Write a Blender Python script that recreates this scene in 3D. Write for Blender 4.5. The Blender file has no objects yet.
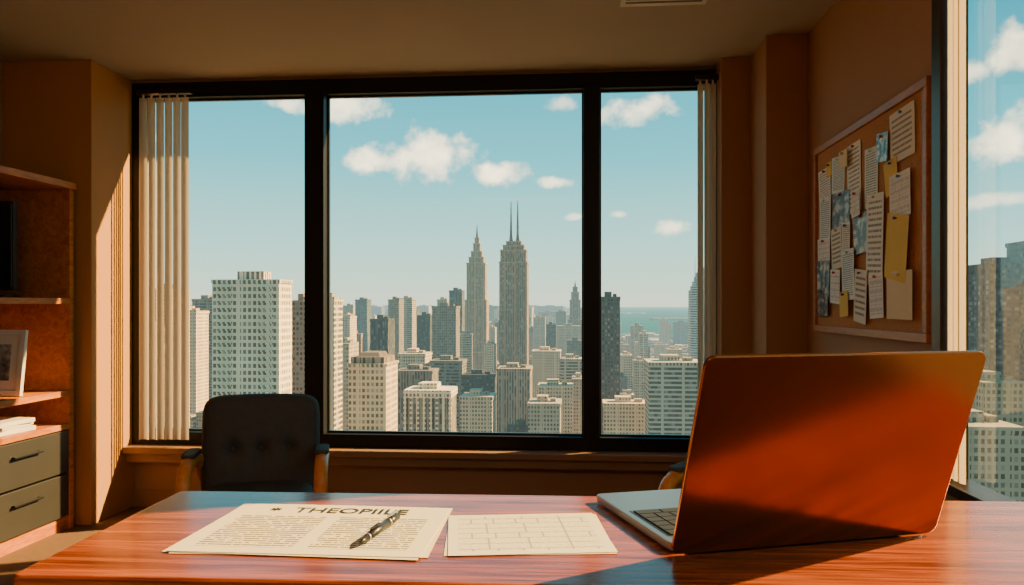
import bpy, bmesh, math, random
from mathutils import Vector, Matrix
random.seed(7)
scene = bpy.context.scene
CAMZ = 1.16
SA, CA = 0.0823, 0.9966

# ------------------------------------------------------------------ helpers
def new_mat(name):
    m = bpy.data.materials.new(name); m.use_nodes = True
    nt = m.node_tree
    return m, nt, nt.nodes["Principled BSDF"]

def N(nt, typ, **kw):
    n = nt.nodes.new(typ)
    for k, v in kw.items():
        setattr(n, k, v)
    return n

def math_(nt, op, a, b=None, c=None, clamp=False):
    n = nt.nodes.new("ShaderNodeMath"); n.operation = op; n.use_clamp = clamp
    for i, v in enumerate((a, b, c)):
        if v is None: continue
        if isinstance(v, (int, float)): n.inputs[i].default_value = v
        else: nt.links.new(v, n.inputs[i])
    return n.outputs[0]

def mixc(nt, f, a, b):
    n = nt.nodes.new("ShaderNodeMix"); n.data_type = 'RGBA'
    for idx, v in ((0, f), (6, a), (7, b)):
        if isinstance(v, (int, float)): n.inputs[idx].default_value = v
        elif isinstance(v, tuple): n.inputs[idx].default_value = (*v[:3], 1)
        else: nt.links.new(v, n.inputs[idx])
    return n.outputs[2]

def plain(name, col, rough=0.6, metal=0.0, var=0.12, scale=8.0, bump=0.0, bscale=60, spec=0.5):
    m, nt, p = new_mat(name)
    tc = N(nt, "ShaderNodeTexCoord")
    no = N(nt, "ShaderNodeTexNoise"); no.inputs["Scale"].default_value = scale
    no.inputs["Detail"].default_value = 4
    nt.links.new(tc.outputs["Object"], no.inputs["Vector"])
    dark = tuple(c * (1 - var) for c in col); lite = tuple(min(1, c * (1 + var)) for c in col)
    nt.links.new(mixc(nt, no.outputs["Fac"], dark, lite), p.inputs["Base Color"])
    p.inputs["Roughness"].default_value = rough
    p.inputs["Metallic"].default_value = metal
    p.inputs["Specular IOR Level"].default_value = spec
    if bump:
        n2 = N(nt, "ShaderNodeTexNoise"); n2.inputs["Scale"].default_value = bscale
        n2.inputs["Detail"].default_value = 6
        nt.links.new(tc.outputs["Object"], n2.inputs["Vector"])
        b = N(nt, "ShaderNodeBump"); b.inputs["Strength"].default_value = bump
        b.inputs["Distance"].default_value = 0.004
        nt.links.new(n2.outputs["Fac"], b.inputs["Height"])
        nt.links.new(b.outputs[0], p.inputs["Normal"])
    return m

def wood(name, c1, c2, rough=0.35, stretch=(1.2, 14, 14), coat=0.0, spec=.5):
    m, nt, p = new_mat(name)
    tc = N(nt, "ShaderNodeTexCoord"); mp = N(nt, "ShaderNodeMapping")
    mp.inputs["Scale"].default_value = stretch
    nt.links.new(tc.outputs["Object"], mp.inputs["Vector"])
    n1 = N(nt, "ShaderNodeTexNoise"); n1.inputs["Scale"].default_value = 2.2
    n1.inputs["Detail"].default_value = 8; n1.inputs["Distortion"].default_value = 1.2
    nt.links.new(mp.outputs[0], n1.inputs["Vector"])
    n2 = N(nt, "ShaderNodeTexNoise"); n2.inputs["Scale"].default_value = 14
    n2.inputs["Detail"].default_value = 6
    nt.links.new(mp.outputs[0], n2.inputs["Vector"])
    r = N(nt, "ShaderNodeValToRGB")
    r.color_ramp.elements[0].position = 0.38; r.color_ramp.elements[0].color = (*c1, 1)
    r.color_ramp.elements[1].position = 0.62; r.color_ramp.elements[1].color = (*c2, 1)
    f = math_(nt, 'ADD', math_(nt, 'MULTIPLY', n1.outputs["Fac"], 0.55), math_(nt, 'MULTIPLY', n2.outputs["Fac"], 0.45))
    nt.links.new(f, r.inputs[0]); nt.links.new(r.outputs[0], p.inputs["Base Color"])
    p.inputs["Roughness"].default_value = rough
    p.inputs["Specular IOR Level"].default_value = spec
    p.inputs["Coat Weight"].default_value = coat
    p.inputs["Coat Roughness"].default_value = 0.12
    return m

class MB:
    """collects shaped pieces into one mesh"""
    def __init__(self):
        self.bm = bmesh.new(); self.mats = []
    def mi(self, m):
        if m not in self.mats: self.mats.append(m)
        return self.mats.index(m)
    def box(self, x0, x1, y0, y1, z0, z1, m, M=None):
        r = bmesh.ops.create_cube(self.bm, size=1)
        T = Matrix.Translation(((x0+x1)/2, (y0+y1)/2, (z0+z1)/2)) @ Matrix.Diagonal((x1-x0, y1-y0, z1-z0, 1))
        if M is not None: T = M @ T
        bmesh.ops.transform(self.bm, matrix=T, verts=r["verts"])
        k = self.mi(m); fs = set()
        for v in r["verts"]:
            for f in v.link_faces: fs.add(f)
        for f in fs: f.material_index = k
        return r["verts"]
    def cone(self, c, r1, r2, h, m, seg=20, M=None):
        r = bmesh.ops.create_cone(self.bm, cap_ends=True, segments=seg, radius1=r1, radius2=r2, depth=h)
        T = Matrix.Translation(c)
        if M is not None: T = T @ M
        bmesh.ops.transform(self.bm, matrix=T, verts=r["verts"])
        k = self.mi(m)
        for v in r["verts"]:
            for f in v.link_faces: f.material_index = k; f.smooth = len(f.verts) == 4
        return r["verts"]
    def poly_slab(self, pts, z0, z1, m, M=None):
        vb = [self.bm.verts.new((x, y, z0)) for x, y in pts]
        vt = [self.bm.verts.new((x, y, z1)) for x, y in pts]
        n = len(pts); fs = [self.bm.faces.new(vt), self.bm.faces.new(vb[::-1])]
        for i in range(n):
            fs.append(self.bm.faces.new((vb[i], vb[(i+1) % n], vt[(i+1) % n], vt[i])))
        k = self.mi(m)
        for f in fs: f.material_index = k
        if M is not None: bmesh.ops.transform(self.bm, matrix=M, verts=vb+vt)
    def done(self, name, bevel=0.0, parent=None, seg=2):
        me = bpy.data.meshes.new(name); self.bm.normal_update(); self.bm.to_mesh(me); self.bm.free()
        for m in self.mats: me.materials.append(m)
        o = bpy.data.objects.new(name, me); scene.collection.objects.link(o)
        if bevel:
            b = o.modifiers.new("bevel", 'BEVEL'); b.width = bevel; b.segments = seg; b.limit_method = 'ANGLE'
            b.angle_limit = math.radians(50)
        if parent: o.parent = parent
        return o

def empty(name, loc=(0, 0, 0), rz=0):
    e = bpy.data.objects.new(name, None); e.location = loc; e.rotation_euler = (0, 0, rz)
    e.empty_display_size = 0.1
    scene.collection.objects.link(e); return e

def rrect(w, d, r, seg=6, cx=0, cy=0):
    pts = []
    for (sx, sy, a0) in ((1, 1, 0), (-1, 1, 90), (-1, -1, 180), (1, -1, 270)):
        for i in range(seg+1):
            a = math.radians(a0 + 90*i/seg)
            pts.append((cx + sx*(w/2-r) + r*math.cos(a), cy + sy*(d/2-r) + r*math.sin(a)))
    return pts

def cushion(name, W, H, T, mat, buttons=(), parent=None, n=36, crown=0.0):
    """puffy squircle pad in local XZ, thickness along Y, front = -Y"""
    bm = bmesh.new(); rows = {}
    for side in (-1, 1):
        for i in range(n+1):
            for j in range(n+1):
                u = -1+2*i/n; v = -1+2*j/n
                edge = i in (0, n) or j in (0, n)
                if side == 1 and edge:
                    rows[(side, i, j)] = rows[(-1, i, j)]; continue
                mx = max(abs(u), abs(v)); pn = (abs(u)**8+abs(v)**8)**(1/8) if mx > 0 else 1
                s = mx/pn if pn else 1
                x = u*s*W/2; z = v*s*H/2 + crown*(1-u*u)*max(0, v)
                t = (max(0, 1-mx**5))**0.5*T/2
                if side == -1:
                    for (bx, bz) in buttons:
                        r2 = (x-bx)**2+(z-bz)**2
                        t -= 0.030*math.exp(-r2/0.0009)
                    if len(buttons) > 1:
                        for (bx, bz) in buttons:
                            t -= 0.007*math.exp(-((x-bx)/0.008)**2)*math.exp(-((z-bz)/0.09)**2)
                        t -= 0.005*math.exp(-((z-buttons[0][1])/0.008)**2)*math.exp(-(x/0.14)**2)
                rows[(side, i, j)] = bm.verts.new((x, side*t, z))
    for side in (-1, 1):
        for i in range(n):
            for j in range(n):
                q = [rows[(side, i, j)], rows[(side, i+1, j)], rows[(side, i+1, j+1)], rows[(side, i, j+1)]]
                if side == 1: q.reverse()
                f = bm.faces.new(q); f.smooth = True
    me = bpy.data.meshes.new(name); bm.to_mesh(me); bm.free(); me.materials.append(mat)
    o = bpy.data.objects.new(name, me); scene.collection.objects.link(o)
    if parent: o.parent = parent
    return o

def tube(name, pts, r, mat, parent=None, flat=None):
    cu = bpy.data.curves.new(name, 'CURVE'); cu.dimensions = '3D'
    sp = cu.splines.new('BEZIER'); sp.bezier_points.add(len(pts)-1)
    for bp, p in zip(sp.bezier_points, pts):
        bp.co = p; bp.handle_left_type = bp.handle_right_type = 'AUTO'
    cu.bevel_depth = r; cu.bevel_resolution = 4; cu.resolution_u = 10; cu.use_fill_caps = True
    cu.materials.append(mat)
    o = bpy.data.objects.new(name, cu); scene.collection.objects.link(o)
    if parent: o.parent = parent
    return o

# ------------------------------------------------------------------ materials
M_wall = plain("wall_paint_tan", (0.38, 0.205, 0.105), 0.8, var=0.05, scale=3, bump=0.25, bscale=180)
M_pier = plain("wall_paint_ochre", (0.46, 0.21, 0.055), 0.75, var=0.05, scale=3, bump=0.2, bscale=180)
M_ceil = plain("ceiling_paint", (0.40, 0.36, 0.325), 0.9, var=0.04, scale=4, bump=0.2, bscale=200)
M_floor = plain("floor_carpet", (0.17, 0.09, 0.045), 0.95, var=0.25, scale=40, bump=0.6, bscale=400)
M_frame = plain("frame_black_metal", (0.010, 0.010, 0.011), 0.45, 0.0, var=0.1, spec=.25)
M_bronze = plain("frame_bronze", (0.05, 0.03, 0.02), 0.35, 0.7, var=0.1)
M_sill = plain("sill_laminate", (0.30, 0.165, 0.085), 0.45, var=0.08)
M_desk = wood("desk_mahogany", (0.095, 0.014, 0.004), (0.36, 0.080, 0.016), 0.26, (0.55, 12, 12), coat=0.3, spec=.4)
M_shelf = wood("shelf_cherry", (0.36, 0.095, 0.010), (0.60, 0.20, 0.022), 0.45, (9, 1.2, 9), spec=.3)
M_shelf_back = wood("shelf_cherry_dark", (0.12, 0.025, 0.01), (0.22, 0.05, 0.018), 0.5, (9, 9, 1.2))
M_chairwood = wood("chair_oak", (0.66, 0.19, 0.02), (0.84, 0.29, 0.04), 0.35, (10, 2, 10))  # wood colour brightened to stand in for sun that misses the arms
M_fabric = plain("charcoal_upholstery", (0.060, 0.055, 0.050), 0.75, var=0.25, scale=50, bump=0.4, bscale=600)
M_draw = plain("drawer_grey", (0.042, 0.040, 0.040), 0.4, 0.2)
M_black = plain("black_plastic", (0.012, 0.012, 0.014), 0.35)
M_silver = plain("silver_metal", (0.62, 0.60, 0.57), 0.3, 1.0)
M_white = plain("white_lacquer", (0.68, 0.66, 0.6), 0.5)
M_slot = plain("vent_slot_grey", (0.12, 0.11, 0.10), 0.7)
M_cork = plain("cork", (0.50, 0.22, 0.07), 0.9, var=0.35, scale=150, bump=0.5, bscale=200)
M_corkframe = wood("board_frame_wood", (0.36, 0.12, 0.03), (0.50, 0.19, 0.05), 0.45, (10, 2, 10))

def paper_mat(name, base, ink, nl=18, marg=(0.1, 0.9, 0.08, 0.92), columns=1, density=0.42, amt=.7):
    m, nt, p = new_mat(name)
    tc = N(nt, "ShaderNodeTexCoord"); s = N(nt, "ShaderNodeSeparateXYZ")
    nt.links.new(tc.outputs["Generated"], s.inputs[0])
    u, v = s.outputs[0], s.outputs[1]
    fv = math_(nt, 'FRACT', math_(nt, 'MULTIPLY', v, nl)); lv = math_(nt, 'FLOOR', math_(nt, 'MULTIPLY', v, nl))
    line = math_(nt, 'MULTIPLY', math_(nt, 'GREATER_THAN', fv, 0.3), math_(nt, 'LESS_THAN', fv, 0.72))
    cb = N(nt, "ShaderNodeCombineXYZ")
    nt.links.new(math_(nt, 'MULTIPLY', u, nl*2.2), cb.inputs[0]); nt.links.new(math_(nt, 'MULTIPLY', lv, 3.7), cb.inputs[1])
    no = N(nt, "ShaderNodeTexNoise"); no.inputs["Scale"].default_value = 1.0; no.inputs["Detail"].default_value = 3
    nt.links.new(cb.outputs[0], no.inputs["Vector"])
    w = math_(nt, 'GREATER_THAN', no.outputs["Fac"], density)
    k = math_(nt, 'MULTIPLY', line, w)
    for sock, lo, hi in ((u, marg[0], marg[1]), (v, marg[2], marg[3])):
        k = math_(nt, 'MULTIPLY', k, math_(nt, 'GREATER_THAN', sock, lo)); k = math_(nt, 'MULTIPLY', k, math_(nt, 'LESS_THAN', sock, hi))
    if columns > 1:
        fu = math_(nt, 'FRACT', math_(nt, 'MULTIPLY', u, columns))
        k = math_(nt, 'MULTIPLY', k, math_(nt, 'GREATER_THAN', fu, 0.06)); k = math_(nt, 'MULTIPLY', k, math_(nt, 'LESS_THAN', fu, 0.94))
    nt.links.new(mixc(nt, math_(nt, 'MULTIPLY', k, amt), base, ink), p.inputs["Base Color"])
    p.inputs["Roughness"].default_value = 0.8
    return m

def form_mat(name, base, ink, sx=3, sy=6, amt=.65):
    m, nt, p = new_mat(name)
    tc = N(nt, "ShaderNodeTexCoord"); s = N(nt, "ShaderNodeSeparateXYZ")
    nt.links.new(tc.outputs["Generated"], s.inputs[0])
    br = N(nt, "ShaderNodeTexBrick"); br.inputs["Scale"].default_value = 1.0
    br.inputs["Mortar Size"].default_value = 0.006; br.inputs["Mortar Smooth"].default_value = 0
    br.offset = 0.0; br.squash = .6; br.squash_frequency = 3
    br.inputs["Brick Width"].default_value = 1/sx; br.inputs["Row Height"].default_value = 1/sy
    nt.links.new(tc.outputs["Generated"], br.inputs["Vector"])
    k = br.outputs["Fac"]
    mp = N(nt, "ShaderNodeMapping"); mp.inputs["Scale"].default_value = (1, 2.5, 1); nt.links.new(tc.outputs["Generated"], mp.inputs["Vector"])
    no = N(nt, "ShaderNodeTexNoise"); no.inputs["Scale"].default_value = 34; no.inputs["Detail"].default_value = 2
    nt.links.new(mp.outputs[0], no.inputs["Vector"])
    fv = math_(nt, 'FRACT', math_(nt, 'MULTIPLY', s.outputs[1], sy*3))
    t = math_(nt, 'MULTIPLY', math_(nt, 'GREATER_THAN', no.outputs["Fac"], 0.50), math_(nt, 'LESS_THAN', math_(nt, 'ABSOLUTE', math_(nt, 'SUBTRACT', fv, .5)), 0.22))
    k = math_(nt, 'MAXIMUM', k, math_(nt, 'MULTIPLY', t, 0.6))
    for sock, lo, hi in ((s.outputs[0], .06, .94), (s.outputs[1], .08, .94)):
        k = math_(nt, 'MULTIPLY', k, math_(nt, 'GREATER_THAN', sock, lo)); k = math_(nt, 'MULTIPLY', k, math_(nt, 'LESS_THAN', sock, hi))
    nt.links.new(mixc(nt, math_(nt, 'MULTIPLY', k, amt), base, ink), p.inputs["Base Color"])
    p.inputs["Roughness"].default_value = 0.8
    return m

def photo_mat(name, c1, c2, c3):
    m, nt, p = new_mat(name)
    tc = N(nt, "ShaderNodeTexCoord"); no = N(nt, "ShaderNodeTexNoise")
    no.inputs["Scale"].default_value = 4; no.inputs["Detail"].default_value = 5
    nt.links.new(tc.outputs["Generated"], no.inputs["Vector"])
    r = N(nt, "ShaderNodeValToRGB"); e = r.color_ramp.elements
    e[0].position = .38; e[0].color = (*c1, 1); e[1].position = .62; e[1].color = (*c3, 1)
    x = e.new(.5); x.color = (*c2, 1)
    nt.links.new(no.outputs["Fac"], r.inputs[0]); nt.links.new(r.outputs[0], p.inputs["Base Color"])
    p.inputs["Roughness"].default_value = 0.35
    return m

PAPER = (0.62, 0.57, 0.46)
M_doc = paper_mat("document_print", PAPER, (0.03, 0.025, 0.02), 26, (0.07, 0.93, 0.10, 0.72), 2, amt=.9)
M_doc2 = plain("paper_cream", (0.60, 0.54, 0.42), 0.8, var=0.03)
M_form = form_mat("form_print", (0.62, 0.59, 0.51), (0.05, 0.045, 0.04), 4, 8, .6)
NOTES = [paper_mat("note_print_a", (0.88, 0.87, 0.82), (0.10, 0.09, 0.08), 16),
         paper_mat("note_print_b", (0.80, 0.76, 0.66), (0.13, 0.10, 0.08), 9, density=.36),
         paper_mat("note_print_c", (0.76, 0.87, 0.90), (0.06, 0.08, 0.1), 24),
         form_mat("note_form", (0.88, 0.88, 0.86), (0.08, 0.08, 0.10), 2, 5),
         plain("note_yellow", (0.84, 0.58, 0.12), 0.8, var=0.05),
         plain("note_blank", (0.80, 0.66, 0.42), 0.8, var=0.05),
         photo_mat("pinned_photo_a", (0.02, 0.02, 0.03), (0.12, 0.12, 0.13), (0.6, 0.58, 0.52)),
         photo_mat("pinned_photo_b", (0.03, 0.07, 0.12), (0.22, 0.34, 0.42), (0.75, 0.74, 0.66))]

# glass
M_glass, nt, p = new_mat("window_glass")
nt.nodes.remove(p)
tr = N(nt, "ShaderNodeBsdfTransparent"); gl = N(nt, "ShaderNodeBsdfGlossy"); gl.inputs["Roughness"].default_value = 0.02
tr.inputs[0].default_value = (0.96, 0.98, 0.97, 1)
mx = N(nt, "ShaderNodeMixShader"); lw = N(nt, "ShaderNodeFresnel"); lw.inputs[0].default_value = 1.3
nt.links.new(math_(nt, 'MULTIPLY', lw.outputs[0], 0.12), mx.inputs[0]); nt.links.new(tr.outputs[0], mx.inputs[1]); nt.links.new(gl.outputs[0], mx.inputs[2])
nt.links.new(mx.outputs[0], nt.nodes["Material Output"].inputs[0])
# blinds: translucent fabric
M_blind, nt, p = new_mat("blind_fabric")
tl = N(nt, "ShaderNodeBsdfTranslucent"); tl.inputs[0].default_value = (0.72, 0.56, 0.38, 1)
no = N(nt, "ShaderNodeTexNoise"); no.inputs["Scale"].default_value = 120
nt.links.new(mixc(nt, no.outputs["Fac"], (0.56, 0.48, 0.37), (0.66, 0.58, 0.46)), p.inputs["Base Color"])
p.inputs["Roughness"].default_value = 0.8
mx = N(nt, "ShaderNodeMixShader"); mx.inputs[0].default_value = 0.35
nt.links.new(p.outputs[0], mx.inputs[1]); nt.links.new(tl.outputs[0], mx.inputs[2])
nt.links.new(mx.outputs[0], nt.nodes["Material Output"].inputs[0])

# ------------------------------------------------------------------ room shell
CZ = 2.45; WY = 4.42; RX = 1.09; LX = -3.04; RT = .05
b = MB(); b.box(LX-.2, RX+RT, -2.7, WY+.2, -.12, 0, M_floor); b.done("floor")
b = MB(); b.box(LX-.2, RX+RT, -2.7, WY+.2, CZ, CZ+.15, M_ceil); b.done("ceiling")
b = MB(); b.box(LX-.2, LX, -2.7, WY+.2, 0, CZ, M_wall); b.done("wall_left")
b = MB(); b.box(LX, RX, -2.7, -2.5, 0, CZ, M_wall); b.done("wall_back")
b = MB()
b.box(LX, RX, WY, WY+.2, 0, .36, M_wall)
b.box(-2.55, .742, WY, WY+.2, 2.43, CZ, M_wall)
b.box(LX, -2.55, WY, WY+.2, .36, CZ, M_wall)
b.box(.742, RX, WY, WY+.2, .36, CZ, M_wall)
b.done("wall_front")
b = MB()
WY0, WY1, WZ0, WZ1 = -1.3, 2.505, 0.62, 2.36
b.box(RX, RX+RT, WY1, WY+.2, 0, CZ, M_wall)
b.box(RX, RX+RT, -2.7, WY0, 0, CZ, M_wall)
b.box(RX, RX+RT, WY0, WY1, 0, WZ0, M_wall)
b.box(RX, RX+RT, WY0, WY1, WZ1, CZ, M_wall)
b.done("wall_right")
b = MB(); b.box(LX, -2.55, 4.01, WY, 0, CZ, M_pier); b.done("wall_pier", .004)
b = MB(); b.box(.745, RX, 4.25, WY, 0, CZ, M_wall); b.box(.895, RX, 3.91, 4.25, 0, CZ, M_wall); b.done("wall_column", .004)
# sill, panel and baseboards
b = MB(); b.box(-2.55, .742, WY-.13, WY+.0, .325, .362, M_sill); b.box(-2.55, .742, WY-.09, WY, .27, .325, M_sill)
b.done("trim_1", .006)
b = MB(); b.box(-2.55, .742, WY-.018, WY, 0, .10, M_sill); b.done("baseboard_front", .003)
b = MB(); b.box(RX-.018, RX, -2.5, 3.91, 0, .10, M_sill); b.done("baseboard_right", .003)
# front window
b = MB()
F0, F1 = WY-.03, WY+.07
b.box(-2.55, -2.495, F0, F1, .362, 2.43, M_frame)
b.box(.70, .742, F0, F1, .362, 2.43, M_frame)
b.box(-2.495, .70, F0, F1, 2.345, 2.43, M_frame)
b.box(-2.495, .70, F0, F1, .362, .435, M_frame)
b.box(-1.528, -1.418, F0-.02, F1, .435, 2.345, M_frame)
b.box(.030, .118, F0-.02, F1, .435, 2.345, M_frame)
# inner gasket beads
for (x0, x1) in ((-2.495, -1.528), (-1.418, .030), (.118, .70)):
    for (a, c, e, g) in ((x0, x0+.01, .435, 2.345), (x1-.01, x1, .435, 2.345), (x0, x1, .435, .447), (x0, x1, 2.335, 2.345)):
        b.box(a, c, WY+.02, WY+.045, e, g, M_black)
    b.box(x0+.005, x1-.005, WY+.03, WY+.034, .44, 2.34, M_glass)
b.done("window_1", .003)
# right window
b = MB()
b.box(RX-.03, RX+RT, WY1-.06, WY1, WZ0, WZ1, M_bronze)
b.box(RX-.03, RX+RT, WY0, WY0+.06, WZ0, WZ1, M_bronze)
b.box(RX-.03, RX+RT, WY0+.06, WY1-.06, WZ1-.05, WZ1, M_bronze)
b.box(RX-.04, RX+RT, WY0+.06, WY1-.06, WZ0, WZ0+.03, M_bronze)
b.box(RX-.0, RX+RT, .0, .06, WZ0+.03, WZ1-.05, M_bronze)
b.box(RX+.02, RX+.024, WY0+.05, WY1-.05, WZ0+.02, WZ1-.04, M_glass)
b.done("window_2", .003)

# ceiling vent
b = MB()
b.box(.18, .54, 3.18, 3.46, CZ-.012, CZ, M_white)
for i in range(6):
    b.box(.20, .52, 3.205+i*.04, 3.222+i*.04, CZ-.014, CZ-.010, M_slot)
b.done("ceiling_vent", .002)

# vertical blinds
def blinds(name, x0, x1, n, y, z0, z1, ang, along='x', w=.085, jit=9):
    b = MB()
    for i in range(n):
        c = x0+(x1-x0)*(i+.5)/n
        a = math.radians(ang + random.uniform(-jit, jit))
        pos = (c, y+random.uniform(-.006, .006), 0) if along == 'x' else (y, c, 0)
        M = Matrix.Translation(pos) @ Matrix.Rotation(a, 4, 'Z')
        # gently curved slat
        k = 6; vs = []
        for s in range(k+1):
            u = -w/2+w*s/k; d = .010*(1-(2*s/k-1)**2)
            vs.append(((M @ Vector((u, d, z0))), (M @ Vector((u, d, z1)))))
        mi = b.mi(M_blind)
        vv = [(b.bm.verts.new(p), b.bm.verts.new(q)) for p, q in vs]
        for s in range(k):
            f = b.bm.faces.new((vv[s][0], vv[s+1][0], vv[s+1][1], vv[s][1])); f.material_index = mi; f.smooth = True
        b.cone(M @ Vector((0, .004, z1+.012)), .006, .006, .03, M_white, 8)
    if along == 'x': b.box(x0-.01, x1+.01, y-.02, y+.02, z1+.02, z1+.045, M_bronze)
    else: b.box(y-.02, y+.02, x0-.01, x1+.01, z1+.02, z1+.045, M_bronze)
    return b.done(name)
blinds("vertical_blind", -2.475, -2.18, 6, 4.34, .40, 2.33, 28, w=.041, jit=13)
blinds("vertical_blind", .635, .735, 3, 4.34, .40, 2.34, 155, w=.032)
blinds("vertical_blind", 2.325, 2.43, 3, RX-.012, .66, 2.28, 80, 'y', w=.045)

# ------------------------------------------------------------------ bookcase
b = MB()
bx0, bx1, by0, by1, bt = -3.02, -2.62, 2.55, 3.97, 1.76
b.box(bx0, bx1, by1-.035, by1, 0, bt, M_shelf)
b.box(bx0, bx1, by0, by0+.035, 0, bt, M_shelf)
b.box(bx0, bx0+.015, by0+.035, by1-.035, .05, bt-.03, M_shelf_back)
b.box(bx0, bx1+.012, by0-.01, by1+.005, bt, bt+.035, M_shelf)
for z in (1.165, .69, .52):
    b.box(bx0+.015, bx1, by0+.035, by1-.035, z, z+.03, M_shelf)
b.box(bx0+.015, bx1-.02, by0+.035, by1-.035, 0, .07, M_shelf)
ym = (by0+by1)/2
b.box(bx0+.015, bx1-.004, ym-.015, ym+.015, .07, .52, M_shelf)
for (y0, y1) in ((by0+.04, ym-.02), (ym+.02, by1-.04)):
    for (z0, z1) in ((.075, .29), (.30, .515)):
        b.box(bx1-.02, bx1-.002, y0, y1, z0, z1, M_draw)
        zc = (z0+z1)/2+.04; yc = (y0+y1)/2
        b.box(bx1+.014, bx1+.022, yc-.10, yc+.10, zc-.006, zc+.006, M_black)
        for s in (-.09, .09): b.box(bx1-.003, bx1+.016, yc+s-.005, yc+s+.005, zc-.005, zc+.005, M_black)
b.done("bookcase", .003)

# monitor on upper shelf
b = MB()
Mr = Matrix.Translation((-2.885, 3.72, 1.197)) @ Matrix.Rotation(math.radians(8), 4, 'Z')
b.box(-.10, .12, -.02, .02, .035, .475, M_black, Mr)
b.box(-.09, .11, -.024, -.019, .05, .46, plain("screen_dark", (0.006, .007, .009), .12), Mr)
b.box(-.03, .03, -.01, .015, .0, .05, M_black, Mr)
b.box(-.09, .10, -.07, .07, .0, .012, M_black, Mr)
b.done("computer_monitor", .003)
# picture frame
b = MB()
Mr = Matrix.Translation((-2.815, 3.62, .722)) @ Matrix.Rotation(math.radians(6), 4, 'Z') @ Matrix.Rotation(math.radians(-9), 4, 'X')
W2, H2 = .15, .32
b.box(-W2, W2, 0, .012, 0, H2, M_white, Mr)
for (x0, x1, z0, z1) in ((-W2, W2, 0, .025), (-W2, W2, H2-.025, H2), (-W2, -W2+.025, .025, H2-.025), (W2-.025, W2, .025, H2-.025)):
    b.box(x0, x1, -.012, 0, z0, z1, M_white, Mr)
b.box(-.085, .085, -.003, -.001, .075, .25, photo_mat("framed_photo", (.04, .04, .05), (.2, .2, .2), (.5, .47, .4)), Mr)
b.box(-.02, .02, .012, .016, .0, .2, M_black, Mr)
b.done("picture_frame", .002)
# stacked paper / books in the low cavity
b = MB()
zz = .551
for i, (w, h, m) in enumerate(((.30, .022, M_white), (.28, .016, M_doc2), (.29, .02, M_white))):
    Mr = Matrix.Translation((-2.80, 3.60, zz)) @ Matrix.Rotation(math.radians(random.uniform(-6, 6)), 4, 'Z')
    b.box(-w/2, w/2, -.12, .12, 0, h, m, Mr); zz += h+.0005
b.done("stack_of_papers", .002)
# extra books on nearer part of the case
b = MB(); y = 2.62
for i in range(12):
    t = random.uniform(.02, .045); h = random.uniform(.22, .32)
    col = random.choice(((.25, .05, .03), (.04, .07, .12), (.4, .3, .18), (.05, .1, .06), (.1, .1, .1)))
    b.box(-2.95, -2.74, y, y+t, 1.1965, 1.1965+h, plain("book_cover_%d" % i, col, .6)); y += t+.002
b.done("row_of_books", .002)

# ------------------------------------------------------------------ desk
desk = empty("desk", (.08, 1.452, 0), math.radians(1.6))
b = MB(); b.poly_slab(rrect(1.90, .56, .018), .715, .75, M_desk); b.done("desk_top", .007, desk, 3)
b = MB()
b.box(-.90, -.87, -.25, .25, 0, .715, M_desk); b.box(.87, .90, -.25, .25, 0, .715, M_desk)
b.box(-.87, .87, .19, .21, .25, .715, M_desk)
b.box(.45, .87, -.24, .19, .06, .70, M_desk)
for i in range(3):
    b.box(.46, .86, -.258, -.24, .075+i*.21, .275+i*.21, M_desk)
    b.box(.60, .72, -.275, -.258, .17+i*.21, .18+i*.21, M_silver)
b.done("desk_base", .003, desk)

# document
def sheet(name, w, d, mat, parent=None, curl=0.0, th=.0006, n=12, seedv=0, free_corner=0.0):
    bm = bmesh.new(); g = {}
    for i in range(n+1):
        for j in range(n+1):
            u = i/n; v = j/n
            z = curl*(math.sin(u*math.pi*1.3+seedv)*.5+.5)*(v**2) + free_corner*max(0, (u+v-1.4))**2
            g[i, j] = (bm.verts.new(((u-.5)*w, (v-.5)*d, z+th)), bm.verts.new(((u-.5)*w, (v-.5)*d, z)))
    for i in range(n):
        for j in range(n):
            bm.faces.new((g[i, j][0], g[i+1, j][0], g[i+1, j+1][0], g[i, j+1][0]))
            bm.faces.new((g[i, j][1], g[i, j+1][1], g[i+1, j+1][1], g[i+1, j][1]))
    for i in range(n):
        for (a, c) in (((i, 0), (i+1, 0)), ((i+1, n), (i, n)), ((0, i+1), (0, i)), ((n, i), (n, i+1))):
            bm.faces.new((g[a][1], g[c][1], g[c][0], g[a][0]))
    me = bpy.data.meshes.new(name); bm.to_mesh(me); bm.free(); me.materials.append(mat)
    o = bpy.data.objects.new(name, me); scene.collection.objects.link(o)
    if parent: o.parent = parent
    return o
doc = empty("document", (-.466, 1.428, .7506), 0)
s0 = sheet("under_sheet_1", .43, .315, M_doc2, doc); s0.rotation_euler[2] = math.radians(1.6); s0.location = (.004, .002, 0)
s1 = sheet("under_sheet_2", .43, .315, M_doc2, doc); s1.rotation_euler[2] = math.radians(-1.3); s1.location = (-.002, -.004, .0012)
s2 = sheet("printed_page", .425, .312, M_doc, doc, curl=.0015); s2.location = (0, 0, .0024)
M_ink = plain("black_ink", (0.02, 0.02, 0.02), 0.6)
def text(name, s, size, loc, parent, mat, xs=1.0):
    cu = bpy.data.curves.new(name, 'FONT'); cu.body = s; cu.size = size; cu.align_x = 'CENTER'; cu.extrude = .0001; cu.offset = size*.012
    cu.materials.append(mat)
    o = bpy.data.objects.new(name, cu); o.location = loc; o.scale = (xs, 1, 1); o.parent = parent
    scene.collection.objects.link(o); return o
text("headline", "THEOPIILE", .050, (.022, .096, .0048), doc, M_ink, 0.98)
text("headline_mark", "*", .05, (-.130, .090, .0048), doc, M_ink, 1.0)
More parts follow.
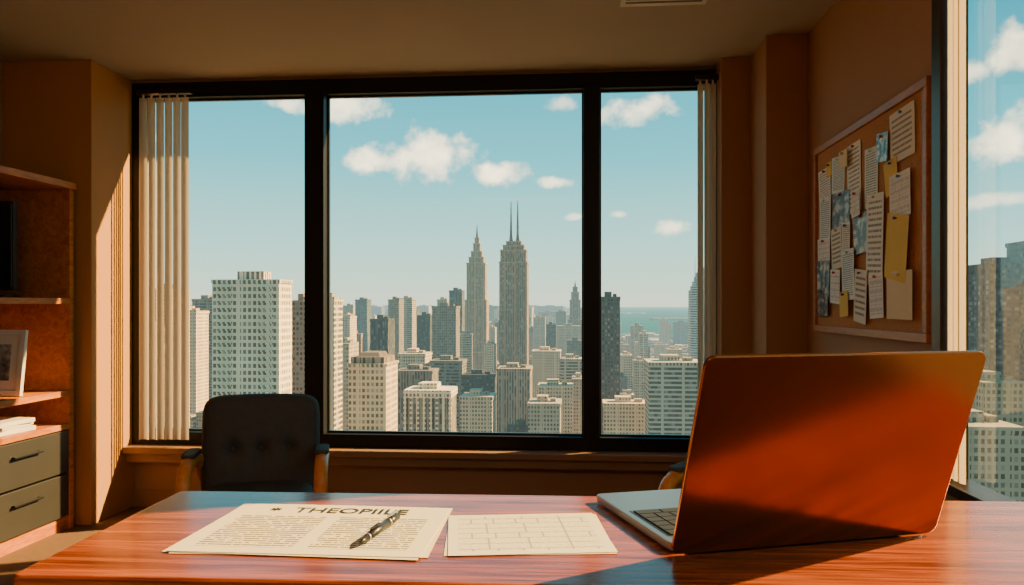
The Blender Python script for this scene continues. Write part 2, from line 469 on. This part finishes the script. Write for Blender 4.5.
# second sheet
frm = empty("form_sheet", (-.092, 1.432, .7506), math.radians(9))
sheet("page_1", .285, .25, M_doc2, frm).rotation_euler[2] = math.radians(-2)
q = sheet("page_2", .28, .248, M_form, frm); q.location[2] = .0012

# pen
pen = empty("pen", (-.350, 1.402, .7633), math.radians(90-8))
b = MB(); RY = Matrix.Rotation(math.radians(90), 4, 'Y')
b.cone((-.01, 0, 0), .0068, .0078, .10, M_black, 24, RY)
b.cone((.055, 0, 0), .0080, .0070, .045, M_black, 24, RY)
b.cone((.033, 0, 0), .0084, .0084, .005, M_silver, 24, RY)
b.cone((-.062, 0, 0), .0078, .0070, .006, M_silver, 24, RY)
b.cone((-.078, 0, 0), .0015, .0068, .028, M_black, 24, RY)
b.cone((.080, 0, 0), .005, .004, .008, M_silver, 24, RY)
b.box(.032, .078, -.002, .002, .010, .0118, M_silver); b.box(.074, .078, -.002, .002, .004, .0118, M_silver)
b.done("pen_body", 0, pen)

# ------------------------------------------------------------------ laptop
lap = empty("laptop", (.392, 1.400, .7505), math.radians(19))
LW, LD, LH = .510, .360, .350
M_alu = plain("laptop_aluminium", (0.30, 0.32, 0.34), 0.35, 0.9, var=.03)
M_lid, nt, p = new_mat("laptop_lid_bronze")
p.inputs["Base Color"].default_value = (0.33, 0.115, 0.036, 1); p.inputs["Metallic"].default_value = 0.95
no = N(nt, "ShaderNodeTexNoise"); no.inputs["Scale"].default_value = 500
nt.links.new(math_(nt, 'ADD', math_(nt, 'MULTIPLY', no.outputs["Fac"], .05), .18), p.inputs["Roughness"])
M_key = plain("key_black", (0.015, 0.015, 0.017), .5)
b = MB(); b.poly_slab(rrect(LW-.012, LD, .014, 6, 0, LD/2+.014), .003, .017, M_alu)
b.done("base", .002, lap)
b = MB(); b.box(-.235, .235, .055, .225, .0168, .0175, M_black)
rows = 6
for r in range(rows):
    n = 15 if r < 5 else 9
    y1 = .058+r*.0272
    for c in range(n):
        w = .46/n
        b.box(-.230+c*w+.0016, -.230+(c+1)*w-.0016, y1, y1+.0240, .0175, .0198, M_key)
b.done("keyboard", .0006, lap)
b = MB(); b.poly_slab(rrect(.13, .085, .005, 4, 0, .29), .017, .0174, M_silver); b.done("trackpad", 0, lap)
b = MB()
for sx in (-.2, .2):
    for y in (.05, .32): b.cone((sx, y, .0015), .008, .008, .003, M_black, 12)
b.cone((0, .010, .011), .006, .006, .40, M_black, 16, RY)
b.done("feet_and_hinge", 0, lap)
lid = empty("lid_hinge", (0, .002, .0045)); lid.parent = lap
lid.rotation_euler = (math.radians(90+19.5), 0, 0)   # local +Y -> up, leaning to -Y
b = MB(); b.poly_slab(rrect(LW, LH, .018, 8, 0, LH/2), -.004, .004, M_lid); b.done("lid", .0025, lid, 3)
b = MB(); b.box(-LW/2+.012, LW/2-.012, .022, LH-.014, -.0052, -.0038, M_black); b.done("screen", 0, lid)

# ------------------------------------------------------------------ chairs
def chair(x, y, rz):
    e = empty("guest_armchair", (x, y, 0), rz)
    bk = cushion("backrest", .465, .43, .10, M_fabric, [(-.11, .0), (0, .0), (.11, .0)], e, crown=.006)
    bk.location = (0, .21, .575); bk.rotation_euler[0] = math.radians(-9)
    b = MB()
    for bx in (-.11, 0, .11):
        r = bmesh.ops.create_uvsphere(b.bm, u_segments=12, v_segments=8, radius=.009)
        bmesh.ops.transform(b.bm, matrix=Matrix.Translation((bx, -.024, .0)), verts=r["verts"])
    b.mi(M_fabric)
    o = b.done("buttons", 0, e); o.location = bk.location; o.rotation_euler = bk.rotation_euler
    st = cushion("seat", .43, .46, .11, M_fabric, (), e); st.rotation_euler[0] = math.radians(-90); st.location = (0, .0, .40)
    for s in (-1, 1):
        t = "a" if s < 0 else "b"
        tube("arm_"+t, [(s*.225, .24, .46), (s*.240, .20, .53), (s*.248, .12, .552), (s*.248, .0, .55), (s*.247, -.06, .515), (s*.246, -.075, .40), (s*.246, -.08, .02)], .027, M_chairwood, e)
        tube("rear_leg_"+t, [(s*.215, .24, .53), (s*.215, .23, .40), (s*.215, .25, .02)], .018, M_chairwood, e)
        b = MB(); b.poly_slab(rrect(.054, .16, .02), .574, .592, M_fabric, Matrix.Translation((s*.247, .085, 0)))
        b.done("arm_pad_"+t, .006, e)
    b = MB(); b.box(-.23, .23, -.09, -.065, .30, .35, M_chairwood); b.box(-.215, .215, .22, .24, .30, .35, M_chairwood)
    for s in (-1, 1): b.box(s*.225-.012, s*.225+.012, -.08, .23, .30, .35, M_chairwood)
    b.done("rails", .004, e)
    return e
chair(-1.235, 2.98, math.radians(16))
chair(.54, 2.70, math.radians(-32))

# ------------------------------------------------------------------ corkboard
cb = empty("corkboard", (RX, 3.13, 1.452)); 
b = MB()
bw, bh = 1.18, .82
b.box(-.018, 0, -bw/2+.02, bw/2-.02, -bh/2+.02, bh/2-.02, M_cork)
for (y0, y1, z0, z1) in ((-bw/2, bw/2, -bh/2, -bh/2+.03), (-bw/2, bw/2, bh/2-.03, bh/2), (-bw/2, -bw/2+.03, -bh/2+.03, bh/2-.03), (bw/2-.03, bw/2, -bh/2+.03, bh/2-.03)):
    b.box(-.03, 0, y0, y1, z0, z1, M_corkframe)
b.done("board", .003, cb)
# notes: (distance along board from far end 0..1, height 0..1, w, h, mat, tilt)
notes = [(.08, .80, .16, .17, 0, 3), (.25, .84, .16, .15, 2, -4), (.14, .90, .07, .06, 4, 0), (.43, .78, .15, .27, 0, 2), (.60, .74, .13, .22, 2, -2),
         (.86, .88, .20, .17, 1, 2), (.29, .63, .21, .15, 6, -2), (.10, .60, .15, .20, 2, -3), (.78, .70, .11, .12, 4, 8), (.09, .42, .17, .11, 3, 0),
         (.25, .42, .13, .17, 1, 4), (.36, .46, .09, .13, 0, -3), (.52, .47, .16, .15, 6, 3), (.65, .42, .16, .33, 0, -3), (.86, .60, .17, .15, 3, 2), (.72, .86, .10, .10, 7, -5),
         (.10, .25, .17, .16, 7, -2), (.09, .11, .15, .12, 6, 2), (.25, .20, .12, .14, 3, -3), (.40, .26, .14, .20, 2, 2), (.53, .14, .13, .20, 1, -6),
         (.68, .14, .13, .16, 3, 3), (.87, .14, .21, .16, 5, 0), (.85, .36, .18, .22, 4, -9), (.49, .63, .09, .10, 3, 5), (.36, .90, .10, .07, 5, 0), (.37, .10, .10, .10, 4, 4)]
M_pin = [plain("pin_red", (.5, .04, .03), .3), plain("pin_white", (.7, .7, .65), .3), plain("pin_blue", (.05, .12, .4), .3)]
for i, (u, v, w, h, k, tilt) in enumerate(notes):
    yy = bw/2-.05-u*(bw-.10); z = -bh/2+.05+v*(bh-.10)
    z = min(max(z, -bh/2+.04+h/2), bh/2-.04-h/2); yy = min(max(yy, -bw/2+.04+w/2), bw/2-.04-w/2)
    o = sheet("note_%d" % i, w, h, NOTES[k], cb, curl=.004*random.random(), th=.0005, n=6, seedv=random.random()*3)
    R = Matrix(((0, 0, -1), (-1, 0, 0), (0, 1, 0))).to_4x4()
    off = -.0190-.0008*i
    o.matrix_local = Matrix.Translation((off, yy, z)) @ R @ Matrix.Rotation(math.radians(tilt), 4, 'Z')
    b = MB(); b.cone((0, 0, .004), .0035, .005, .008, M_pin[i % 3], 10); b.cone((0, 0, .0095), .006, .0045, .003, M_pin[i % 3], 10)
    pn = b.done("pin_%d" % i, 0, cb)
    pn.matrix_local = Matrix.Translation((off-.001, yy, z+h/2-.012)) @ R

# ------------------------------------------------------------------ city
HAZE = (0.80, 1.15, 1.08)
def facade(name):
    m, nt, p = new_mat(name)
    at = N(nt, "ShaderNodeAttribute"); at.attribute_name = "Col"
    ge = N(nt, "ShaderNodeNewGeometry"); sp = N(nt, "ShaderNodeSeparateXYZ"); sn = N(nt, "ShaderNodeSeparateXYZ")
    nt.links.new(ge.outputs["Position"], sp.inputs[0]); nt.links.new(ge.outputs["True Normal"], sn.inputs[0])
    h = math_(nt, 'ADD', math_(nt, 'MULTIPLY', sp.outputs[0], math_(nt, 'ABSOLUTE', sn.outputs[1])), math_(nt, 'MULTIPLY', sp.outputs[1], math_(nt, 'ABSOLUTE', sn.outputs[0])))
    wz = math_(nt, 'GREATER_THAN', math_(nt, 'FRACT', math_(nt, 'DIVIDE', sp.outputs[2], 2.7)), .42)
    wx = math_(nt, 'GREATER_THAN', math_(nt, 'FRACT', math_(nt, 'DIVIDE', h, 2.0)), .40)
    al = at.outputs["Alpha"]
    mz = math_(nt, 'MAXIMUM', wz, math_(nt, 'LESS_THAN', al, .3))
    band = math_(nt, 'MULTIPLY', math_(nt, 'GREATER_THAN', al, .3), math_(nt, 'LESS_THAN', al, .6))
    mxx = math_(nt, 'MAXIMUM', wx, band)
    mask = math_(nt, 'MULTIPLY', math_(nt, 'MULTIPLY', mz, mxx), math_(nt, 'LESS_THAN', math_(nt, 'ABSOLUTE', sn.outputs[2]), .5))
    # wide piers every bay
    pier = math_(nt, 'GREATER_THAN', math_(nt, 'FRACT', math_(nt, 'DIVIDE', h, 12.0)), .13)
    mask = math_(nt, 'MULTIPLY', mask, pier)
    # per-window variation
    cb_ = N(nt, "ShaderNodeCombineXYZ"); nt.links.new(math_(nt, 'FLOOR', math_(nt, 'DIVIDE', h, 2.0)), cb_.inputs[0]); nt.links.new(math_(nt, 'FLOOR', math_(nt, 'DIVIDE', sp.outputs[2], 2.7)), cb_.inputs[1])
    wn = N(nt, "ShaderNodeTexWhiteNoise"); nt.links.new(cb_.outputs[0], wn.inputs["Vector"])
    win = mixc(nt, math_(nt, 'POWER', wn.outputs["Value"], 3.0), (0.008, 0.012, 0.014), (0.26, 0.25, 0.22))
    # weathering
    no = N(nt, "ShaderNodeTexNoise"); no.inputs["Scale"].default_value = .06; no.inputs["Detail"].default_value = 4
    nt.links.new(ge.outputs["Position"], no.inputs["Vector"])
    wt = N(nt, "ShaderNodeMix"); wt.data_type = 'RGBA'; wt.blend_type = 'MULTIPLY'; wt.inputs[0].default_value = 1
    nt.links.new(at.outputs["Color"], wt.inputs[6]); nt.links.new(mixc(nt, no.outputs["Fac"], (.62, .56, .50), (1.0, .98, .94)), wt.inputs[7])
    base = mixc(nt, math_(nt, 'MULTIPLY', mask, .85), wt.outputs[2], win)
    nt.links.new(base, p.inputs["Base Color"]); p.inputs["Roughness"].default_value = .75; p.inputs["Specular IOR Level"].default_value = .2
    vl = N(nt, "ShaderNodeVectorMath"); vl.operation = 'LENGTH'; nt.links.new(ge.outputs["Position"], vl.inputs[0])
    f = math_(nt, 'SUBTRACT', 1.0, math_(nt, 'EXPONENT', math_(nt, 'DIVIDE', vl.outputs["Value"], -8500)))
    em = N(nt, "ShaderNodeEmission"); em.inputs[0].default_value = (*HAZE, 1)  # distance haze painted as glow; also brightens facades the sun misses
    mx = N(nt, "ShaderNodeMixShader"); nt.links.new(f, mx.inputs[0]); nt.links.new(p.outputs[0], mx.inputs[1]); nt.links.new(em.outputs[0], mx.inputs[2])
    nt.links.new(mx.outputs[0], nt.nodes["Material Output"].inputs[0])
    return m
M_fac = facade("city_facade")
GZ = -140.0
class City:
    def __init__(self):
        self.v = []; self.f = []; self.c = []
    def box(self, x0, x1, y0, y1, z0, z1, col, style=1.0, taper=1.0):
        n = len(self.v); cx = (x0+x1)/2; cy = (y0+y1)/2
        X0, X1 = cx+(x0-cx)*taper, cx+(x1-cx)*taper; Y0, Y1 = cy+(y0-cy)*taper, cy+(y1-cy)*taper
        self.v += [(x0, y0, z0), (x1, y0, z0), (x1, y1, z0), (x0, y1, z0), (X0, Y0, z1), (X1, Y0, z1), (X1, Y1, z1), (X0, Y1, z1)]
        self.f += [(n+4, n+5, n+6, n+7), (n, n+1, n+5, n+4), (n+1, n+2, n+6, n+5), (n+2, n+3, n+7, n+6), (n+3, n, n+4, n+7)]
        self.c += [(*col, style)]*20
    def done(self, name):
        me = bpy.data.meshes.new(name); me.from_pydata(self.v, [], self.f)
        ca = me.color_attributes.new("Col", 'FLOAT_COLOR', 'CORNER')
        flat = [q for c in self.c for q in c]
        ca.data.foreach_set("color", flat)
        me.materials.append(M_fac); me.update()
        o = bpy.data.objects.new(name, me); scene.collection.objects.link(o); return o
def bx(px, Y):
    t = (px-512)/800; return Y*(t-.0825)/(1+.0825*t)
def bz(px, py, Y):
    t = (px-512)/800; return CAMZ+(305-py)/800*Y/(CA+t*SA)
heroes = []
def tower(name, a, c, top, Y, col, style=1.0, depth=22, roof=True, sections=None, city=None):
    own = city is None
    k = city or City(); x0, x1 = bx(a, Y), bx(c, Y); z = bz((a+c)/2, top, Y)
    heroes.append((x0, x1, Y, Y+depth))
    k.box(x0, x1, Y, Y+depth, GZ, z, col, style)
    w = x1-x0
    if roof:
        dk = tuple(q*.6 for q in col)
        t = w*.02
        k.box(x0-t, x1+t, Y-t, Y+depth+t, z-1.2, z+1.0, col, 2.0)
        k.box(x0+w*.25, x0+w*.6, Y+depth*.3, Y+depth*.7, z+1.0, z+4.5, col, 1.0)
        k.box(x0+w*.68, x0+w*.85, Y+depth*.3, Y+depth*.6, z+1.0, z+3.0, dk, 1.0)
    if own: k.done(name)
    return k
# left apartment tower with projecting balconies
Y = 300; k = City(); x0, x1 = bx(212, Y), bx(279, Y); z = bz(245, 281, Y); heroes.append((x0, x1, Y, Y+14))
cw = (0.94, 0.82, 0.64)
k.box(x0, x1, Y, Y+14, GZ, z, cw, 1.0)
k.box(x0+.33*(x1-x0), x0+.72*(x1-x0), Y+3, Y+11, z, bz(245, 271, Y), cw, 0.0)
k.box(x0-.3, x1+.3, Y-.3, Y+14.3, z-.8, z+.6, cw, 1.0)
zz = z-3
while zz > -70:
    k.box(x0+2.5, x0+8, Y-1.0, Y, zz, zz+.8, cw, 0.99); k.box(x1-8, x1-2.5, Y-1.0, Y, zz, zz+.8, cw, .99); zz -= 2.7
k.done("white_apartment_tower")
tower("", 290, 306, 302, 420, (0.40, 0.22, 0.14), 1.0, 20, city=(b1 := City())); b1.done("brown_brick_tower")
tower("cream_residential_tower", 304, 334, 299, 380, (0.70, 0.60, 0.46), .45, 14)
# cream classic tower with crown
Y = 340; k = City(); cc = (0.80, 0.61, 0.40)
x0, x1 = bx(348, Y), bx(386, Y); heroes.append((x0, x1, Y, Y+22)); zt = bz(365, 366, Y)
k.box(x0, x1, Y, Y+22, GZ, zt, cc, 1.0); k.box(x0-.5, x1+.5, Y-.5, Y+22.5, zt, zt+1.0, cc, 1.0)
k.box(x0+1, x1-1, Y+1, Y+21, zt+1.0, zt+3.8, (.34, .25, .18), .1)
k.box(x0+3.5, x1-3.5, Y+3, Y+19, zt+3.8, zt+5.6, (.25, .20, .16), .1, .8)
k.done("classical_stone_tower")
# white finned block
Y = 420; k = City(); x0, x1 = bx(405, Y), bx(450, Y); zt = bz(430, 392, Y); cc = (.92, .81, .63); heroes.append((x0, x1, Y, Y+22))
k.box(x0, x1, Y, Y+22, GZ, zt, tuple(q*.4 for q in cc), .1)
for i in range(8):
    xx = x0+(x1-x0)*i/7; k.box(xx-.7, xx+.7, Y-1, Y, GZ, zt, cc, 2.0)
k.box(x0-.6, x1+.6, Y-1.2, Y+22.5, zt-3, zt+1, cc, .99); k.box(x0+6, x1-8, Y+6, Y+18, zt+1, zt+4, cc, 1.0)
k.done("white_finned_office_block")
def stepped(name, cpx, Y, secs, col, style, spires):
    k = City(); prev = GZ; s = Y/800.0
    cx = bx(cpx, Y)
    heroes.append((cx-15, cx+15, Y, Y+30))
    for (w, py) in secs:
        z = bz(cpx, py, Y); hw = w*s/2
        k.box(cx-hw, cx+hw, Y+16-hw, Y+16+hw, prev, z, col, style); prev = z
        k.box(cx-hw-.4, cx+hw+.4, Y+16-hw-.4, Y+16+hw+.4, z-1.5, z+.6, tuple(q*1.15 for q in col), .99)
    for (dx, py0, py1, w) in spires:
        za, zb = bz(cpx, py0, Y), bz(cpx, py1, Y); hw = w*s/2
        k.box(cx+dx*s-hw, cx+dx*s+hw, Y+16-hw, Y+16+hw, za, zb, (.16, .14, .12), .1, .25)
    return k.done(name)
stepped("art_deco_skyscraper", 475.5, 1100, [(26, 352), (22, 300), (19, 263), (15, 257), (11, 251), (7, 243), (4.5, 237)], (.56, .39, .23), .1, [(0, 237, 224, 2.2)])
stepped("twin_antenna_skyscraper", 513, 900, [(33, 368), (28, 262), (26, 250), (21, 245), (15, 241)], (.42, .27, .165), .1, [(-3.2, 241, 200, 2.8), (3.6, 241, 199, 2.8), (-3.2, 241, 228, 4), (3.6, 241, 228, 4)])
tower("grey_finned_block", 497, 530, 370, 620, (.44, .36, .27), .1, 30)
tower("dark_glass_tower", 600, 620, 298, 560, (.09, .09, .09), 1.0, 22)
tower("banded_office_block", 649, 703, 364, 470, (.62, .56, .45), .45, 30)
k = City(); Y = 900
x0, x1 = bx(691, Y), bx(704, Y); heroes.append((x0-4, x1+4, Y-4, Y+26))
for i in range(7):
    a = x0+(x1-x0)*i/7; k.box(a, a+(x1-x0)/7, Y, Y+22, GZ, bz(697, 290-3.2*min(i, 5)*1.4, Y), (.60, .68, .70), .45)
k.box(x0+5, x0+6, Y+8, Y+9, bz(697, 285, Y), bz(697, 256, Y), (.6, .6, .6), .1, .3)
k.done("glass_sail_tower")
stepped("pointed_tower", 575, 1500, [(14, 320), (11, 300), (8, 292), (5, 287)], (.34, .30, .26), .1, [(0, 287, 281, 2.2)])
mids = City()
G1, G2, G3, G4, CR = (.27, .24, .20), (.13, .15, .16), (.56, .47, .35), (.07, .075, .08), (.80, .62, .42)
for (a, c, top, Y, col, st) in [(432, 456, 307, 800, G1, 1), (449, 462, 291, 1000, G2, .1), (437, 447, 300, 1200, G3, 1), (388, 399, 300, 1000, G1, 1), (399, 412, 299, 1100, G3, .45),
        (370, 388, 320, 700, G4, .1), (355, 367, 300, 1300, G2, 1), (343, 353, 306, 1400, G3, 1), (417, 430, 316, 900, G4, 1), (404, 417, 310, 1300, G2, .45), (340, 350, 317, 900, CR, 1),
        (533, 545, 318, 1500, G3, 1), (546, 556, 325, 1300, G4, 1), (556, 566, 312, 1900, G1, 1), (486, 495, 328, 1300, G3, 1), (484, 494, 345, 900, CR, 1), (458, 470, 335, 900, G3, .45),
        (532, 560, 352, 800, CR, 1), (560, 582, 360, 700, G3, .45), (538, 572, 387, 560, CR, 1), (572, 586, 380, 620, G3, 1), (462, 494, 376, 640, G4, 1), (430, 462, 362, 640, G1, .45), 
        (396, 432, 372, 560, G1, .1), (398, 425, 355, 640, CR, 1), (621, 632, 356, 900, CR, 1), (634, 648, 362, 800, G3, 1), (618, 628, 345, 1500, G3, 1), (640, 650, 347, 1500, G2, 1), (655, 668, 345, 1800, G3, 1),
        (668, 682, 350, 1100, CR, 1), (296, 305, 318, 900, G3, 1), (192, 212, 300, 700, G1, .45), (170, 196, 312, 600, CR, 1), (146, 172, 290, 520, G3, 1), (120, 150, 330, 420, G1, 1),
        (460, 492, 398, 520, CR, 1), (338, 349, 345, 520, G3, 1), (604, 650, 405, 520, CR, 1), (528, 560, 405, 500, G3, 1)]:
    tower("", a, c, top, Y, col, st, random.uniform(20, 30), True, city=mids)
# skyline seen through the right window
for (a, c, top, Y, col, st) in [(990, 1040, 265, 420, (.05, .08, .11), .45), (974, 990, 278, 560, (.20, .24, .26), .45), (962, 975, 318, 700, G3, 1), (958, 984, 362, 380, (.46, .32, .22), 1),
        (984, 1030, 385, 330, (.50, .40, .28), 1), (1044, 1100, 240, 400, G2, 1), (1110, 1190, 290, 350, CR, 1), (1200, 1300, 270, 300, G1, .45), (970, 1010, 350, 480, (.55, .28, .12), 1), (962, 1024, 430, 260, (.44, .40, .32), 1)]:
    tower("", a, c, top, Y, col, st, random.uniform(24, 34), True, city=mids)
mids.done("downtown_high_rises")
# general fabric of the city
ct = City(); cols = [(.72, .60, .44), (.58, .48, .36), (.40, .36, .30), (.18, .17, .16), (.76, .67, .52), (.50, .30, .18), (.24, .26, .27), (.84, .74, .58), (.09, .10, .10), (.60, .40, .24)]
def clear(x0, x1, y0, y1):
    for h in heroes:
        if x0 < h[1]+3 and x1 > h[0]-3 and y0 < h[3]+3 and y1 > h[2]-3: return False
    return True
def fill(y_lo, y_hi, pitch, gap, hmin, hmax, tallp, tallh):
    y = y_lo
    while y < y_hi:
        x = -1.0*y-100
        while x < 1.25*y+100:
            n = random.choice((1, 2, 2, 3)); w = (pitch-gap)/n
            for i in range(n):
                for j in range(2):
                    if random.random() < .10: continue
                    bay = y > 1300 and (x/y) > .04
                    h = random.uniform(hmin, hmax*(.45 if bay else 1))
                    if random.random() < tallp*(.05 if bay else 1): h = random.uniform(hmax, tallh)
                    c = random.choice(cols); g = random.uniform(.8, 1.1); c = tuple(q*g for q in c)
                    a, e = x+i*w+1, x+(i+1)*w-1; y0 = y+j*(pitch-gap)/2+1; y1 = y0+(pitch-gap)/2-2
                    a += random.uniform(0, w*.12); y0 += random.uniform(0, 5)
                    if not clear(a, e, y0, y1): continue
                    if y > 3300 and e > 120: continue
                    ct.box(a, e, y0, y1, GZ, GZ+h, c, random.choice((1, 1, .45, .1)))
                    if h > 30: ct.box(a+w*.3, a+w*.6, y0+4, y0+12, GZ+h, GZ+h+4, tuple(q*.8 for q in c), 1)
            x += pitch
        y += pitch
fill(420, 1000, 56, 14, 14, 50, .05, 72)
fill(1000, 2600, 66, 16, 14, 56, .15, 108)
fill(2600, 7600, 190, 36, 20, 70, .20, 140)
ct.done("city_buildings")
# ground and bay
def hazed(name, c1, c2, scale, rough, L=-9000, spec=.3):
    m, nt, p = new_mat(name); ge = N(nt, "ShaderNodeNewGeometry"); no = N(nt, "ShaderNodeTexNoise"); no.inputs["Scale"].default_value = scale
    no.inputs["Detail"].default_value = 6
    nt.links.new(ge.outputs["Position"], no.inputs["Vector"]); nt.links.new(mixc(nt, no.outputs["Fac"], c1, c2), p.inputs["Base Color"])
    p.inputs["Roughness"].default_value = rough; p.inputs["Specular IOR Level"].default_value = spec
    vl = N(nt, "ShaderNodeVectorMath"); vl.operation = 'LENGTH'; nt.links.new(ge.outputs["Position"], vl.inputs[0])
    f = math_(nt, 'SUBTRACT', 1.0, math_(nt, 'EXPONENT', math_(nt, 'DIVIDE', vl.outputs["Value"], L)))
    em = N(nt, "ShaderNodeEmission"); em.inputs[0].default_value = (*HAZE, 1)  # same painted haze glow, growing with distance over land and water
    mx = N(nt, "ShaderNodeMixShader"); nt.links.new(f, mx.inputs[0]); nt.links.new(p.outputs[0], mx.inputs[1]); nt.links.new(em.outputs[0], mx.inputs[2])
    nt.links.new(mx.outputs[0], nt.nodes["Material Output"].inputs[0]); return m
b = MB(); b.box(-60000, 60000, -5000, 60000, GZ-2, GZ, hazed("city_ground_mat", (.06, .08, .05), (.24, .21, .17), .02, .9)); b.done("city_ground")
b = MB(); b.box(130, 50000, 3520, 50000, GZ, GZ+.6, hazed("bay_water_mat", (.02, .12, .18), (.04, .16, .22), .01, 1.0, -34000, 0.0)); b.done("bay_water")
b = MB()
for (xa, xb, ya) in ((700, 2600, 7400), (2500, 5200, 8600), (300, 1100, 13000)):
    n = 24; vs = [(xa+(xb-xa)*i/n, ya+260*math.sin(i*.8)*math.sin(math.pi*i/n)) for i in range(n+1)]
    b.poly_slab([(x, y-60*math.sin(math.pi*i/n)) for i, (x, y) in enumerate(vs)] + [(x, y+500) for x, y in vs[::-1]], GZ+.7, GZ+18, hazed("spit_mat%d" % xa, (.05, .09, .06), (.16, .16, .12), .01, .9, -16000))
b.done("bay_island")

# ------------------------------------------------------------------ sky
w = bpy.data.worlds.new("sky"); scene.world = w; w.use_nodes = True; nt = w.node_tree
bg = nt.nodes["Background"]
tc = N(nt, "ShaderNodeTexCoord"); s = N(nt, "ShaderNodeSeparateXYZ"); nt.links.new(tc.outputs["Generated"], s.inputs[0])
r = N(nt, "ShaderNodeValToRGB"); cr = r.color_ramp
cr.elements[0].position = 0.0; cr.elements[0].color = (0.74, 0.80, 0.60, 1)
cr.elements[1].position = 1.0; cr.elements[1].color = (0.03, 0.16, 0.28, 1)
for pos, c in ((.07, (.44, .77, .69)), (.18, (.12, .56, .65)), (.33, (.02, .34, .47))):
    e = cr.elements.new(pos); e.color = (*c, 1)
nt.links.new(s.outputs[2], r.inputs[0])
no = N(nt, "ShaderNodeTexNoise"); no.inputs["Scale"].default_value = 24; no.inputs["Detail"].default_value = 8; no.inputs["Roughness"].default_value = .58
nt.links.new(tc.outputs["Generated"], no.inputs["Vector"])
clouds = [(424, 154, 60, 25, 1), (370, 160, 46, 15, 1), (345, 106, 48, 18, .85), (498, 174, 36, 13, 1), (553, 182, 22, 7, .85), (640, 110, 42, 16, .85), (285, 104, 28, 12, .8),
          (675, 226, 24, 9, .85), (618, 214, 14, 6, .65), (575, 217, 10, 4, .5), (560, 105, 20, 9, .5), (1000, 145, 46, 22, 1), (1020, 45, 40, 24, .9), (965, 70, 24, 14, .6), (1000, 200, 40, 8, .5), (1120, 120, 90, 30, .9), (80, 140, 60, 20, .8)]
tot = None
for (px, py, rx, ry, st) in clouds:
    t = (px-512)/800; d = Vector((-SA+t*CA, CA+t*SA, (305-py)/800)).normalized()
    sb = N(nt, "ShaderNodeVectorMath"); sb.operation = 'SUBTRACT'; nt.links.new(tc.outputs["Generated"], sb.inputs[0]); sb.inputs[1].default_value = d
    ml = N(nt, "ShaderNodeVectorMath"); ml.operation = 'MULTIPLY'; nt.links.new(sb.outputs[0], ml.inputs[0]); ml.inputs[1].default_value = (800/rx, 800/rx, 800/ry)
    ln = N(nt, "ShaderNodeVectorMath"); ln.operation = 'LENGTH'; nt.links.new(ml.outputs[0], ln.inputs[0])
    v = math_(nt, 'ADD', math_(nt, 'SUBTRACT', 1.0, ln.outputs["Value"]), math_(nt, 'MULTIPLY', math_(nt, 'SUBTRACT', no.outputs["Fac"], .5), 2.7))
    mr = N(nt, "ShaderNodeMapRange"); mr.interpolation_type = 'SMOOTHSTEP'; nt.links.new(v, mr.inputs[0])
    mr.inputs[1].default_value = .0; mr.inputs[2].default_value = .9; mr.inputs[3].default_value = 0; mr.inputs[4].default_value = st
    tot = mr.outputs[0] if tot is None else math_(nt, 'MAXIMUM', tot, mr.outputs[0])
n3 = N(nt, "ShaderNodeTexNoise"); n3.inputs["Scale"].default_value = 45; nt.links.new(tc.outputs["Generated"], n3.inputs["Vector"])
cc = mixc(nt, n3.outputs["Fac"], (.95, .90, .68), (2.8, 2.3, 1.45))
fin = mixc(nt, tot, r.outputs[0], cc)
nt.links.new(fin, bg.inputs[0]); bg.inputs[1].default_value = 1.85

# ------------------------------------------------------------------ lights
sd = bpy.data.lights.new("sun", 'SUN'); sd.energy = 27.0; sd.color = (1.0, .62, .22); sd.angle = math.radians(.7)
so = bpy.data.objects.new("sun", sd); scene.collection.objects.link(so)
el = math.radians(32); h = Vector((.92, .39)).normalized()
so.rotation_euler = Vector((h.x*math.cos(el), h.y*math.cos(el), math.sin(el))).to_track_quat('Z', 'Y').to_euler()
so.location = (6, 3, 5)
ld = bpy.data.lights.new("added_warm_fill", 'AREA'); ld.energy = 36; ld.color = (1.0, .62, .33); ld.shape = 'RECTANGLE'; ld.size = 1.2; ld.size_y = .6  # added warm fill behind the camera, brightens the room; no fixture modelled
lo = bpy.data.objects.new("added_warm_fill", ld); lo.location = (-.7, -.6, CZ-.03); scene.collection.objects.link(lo)

# ------------------------------------------------------------------ camera
cd = bpy.data.cameras.new("camera"); cd.sensor_width = 36; cd.lens = 36*800/1024; cd.shift_y = 12.5/1024
cd.clip_start = .02; cd.clip_end = 200000
co = bpy.data.objects.new("camera", cd); co.location = (0, 0, CAMZ)
co.rotation_euler = (math.radians(90), 0, math.asin(SA)); scene.collection.objects.link(co); scene.camera = co
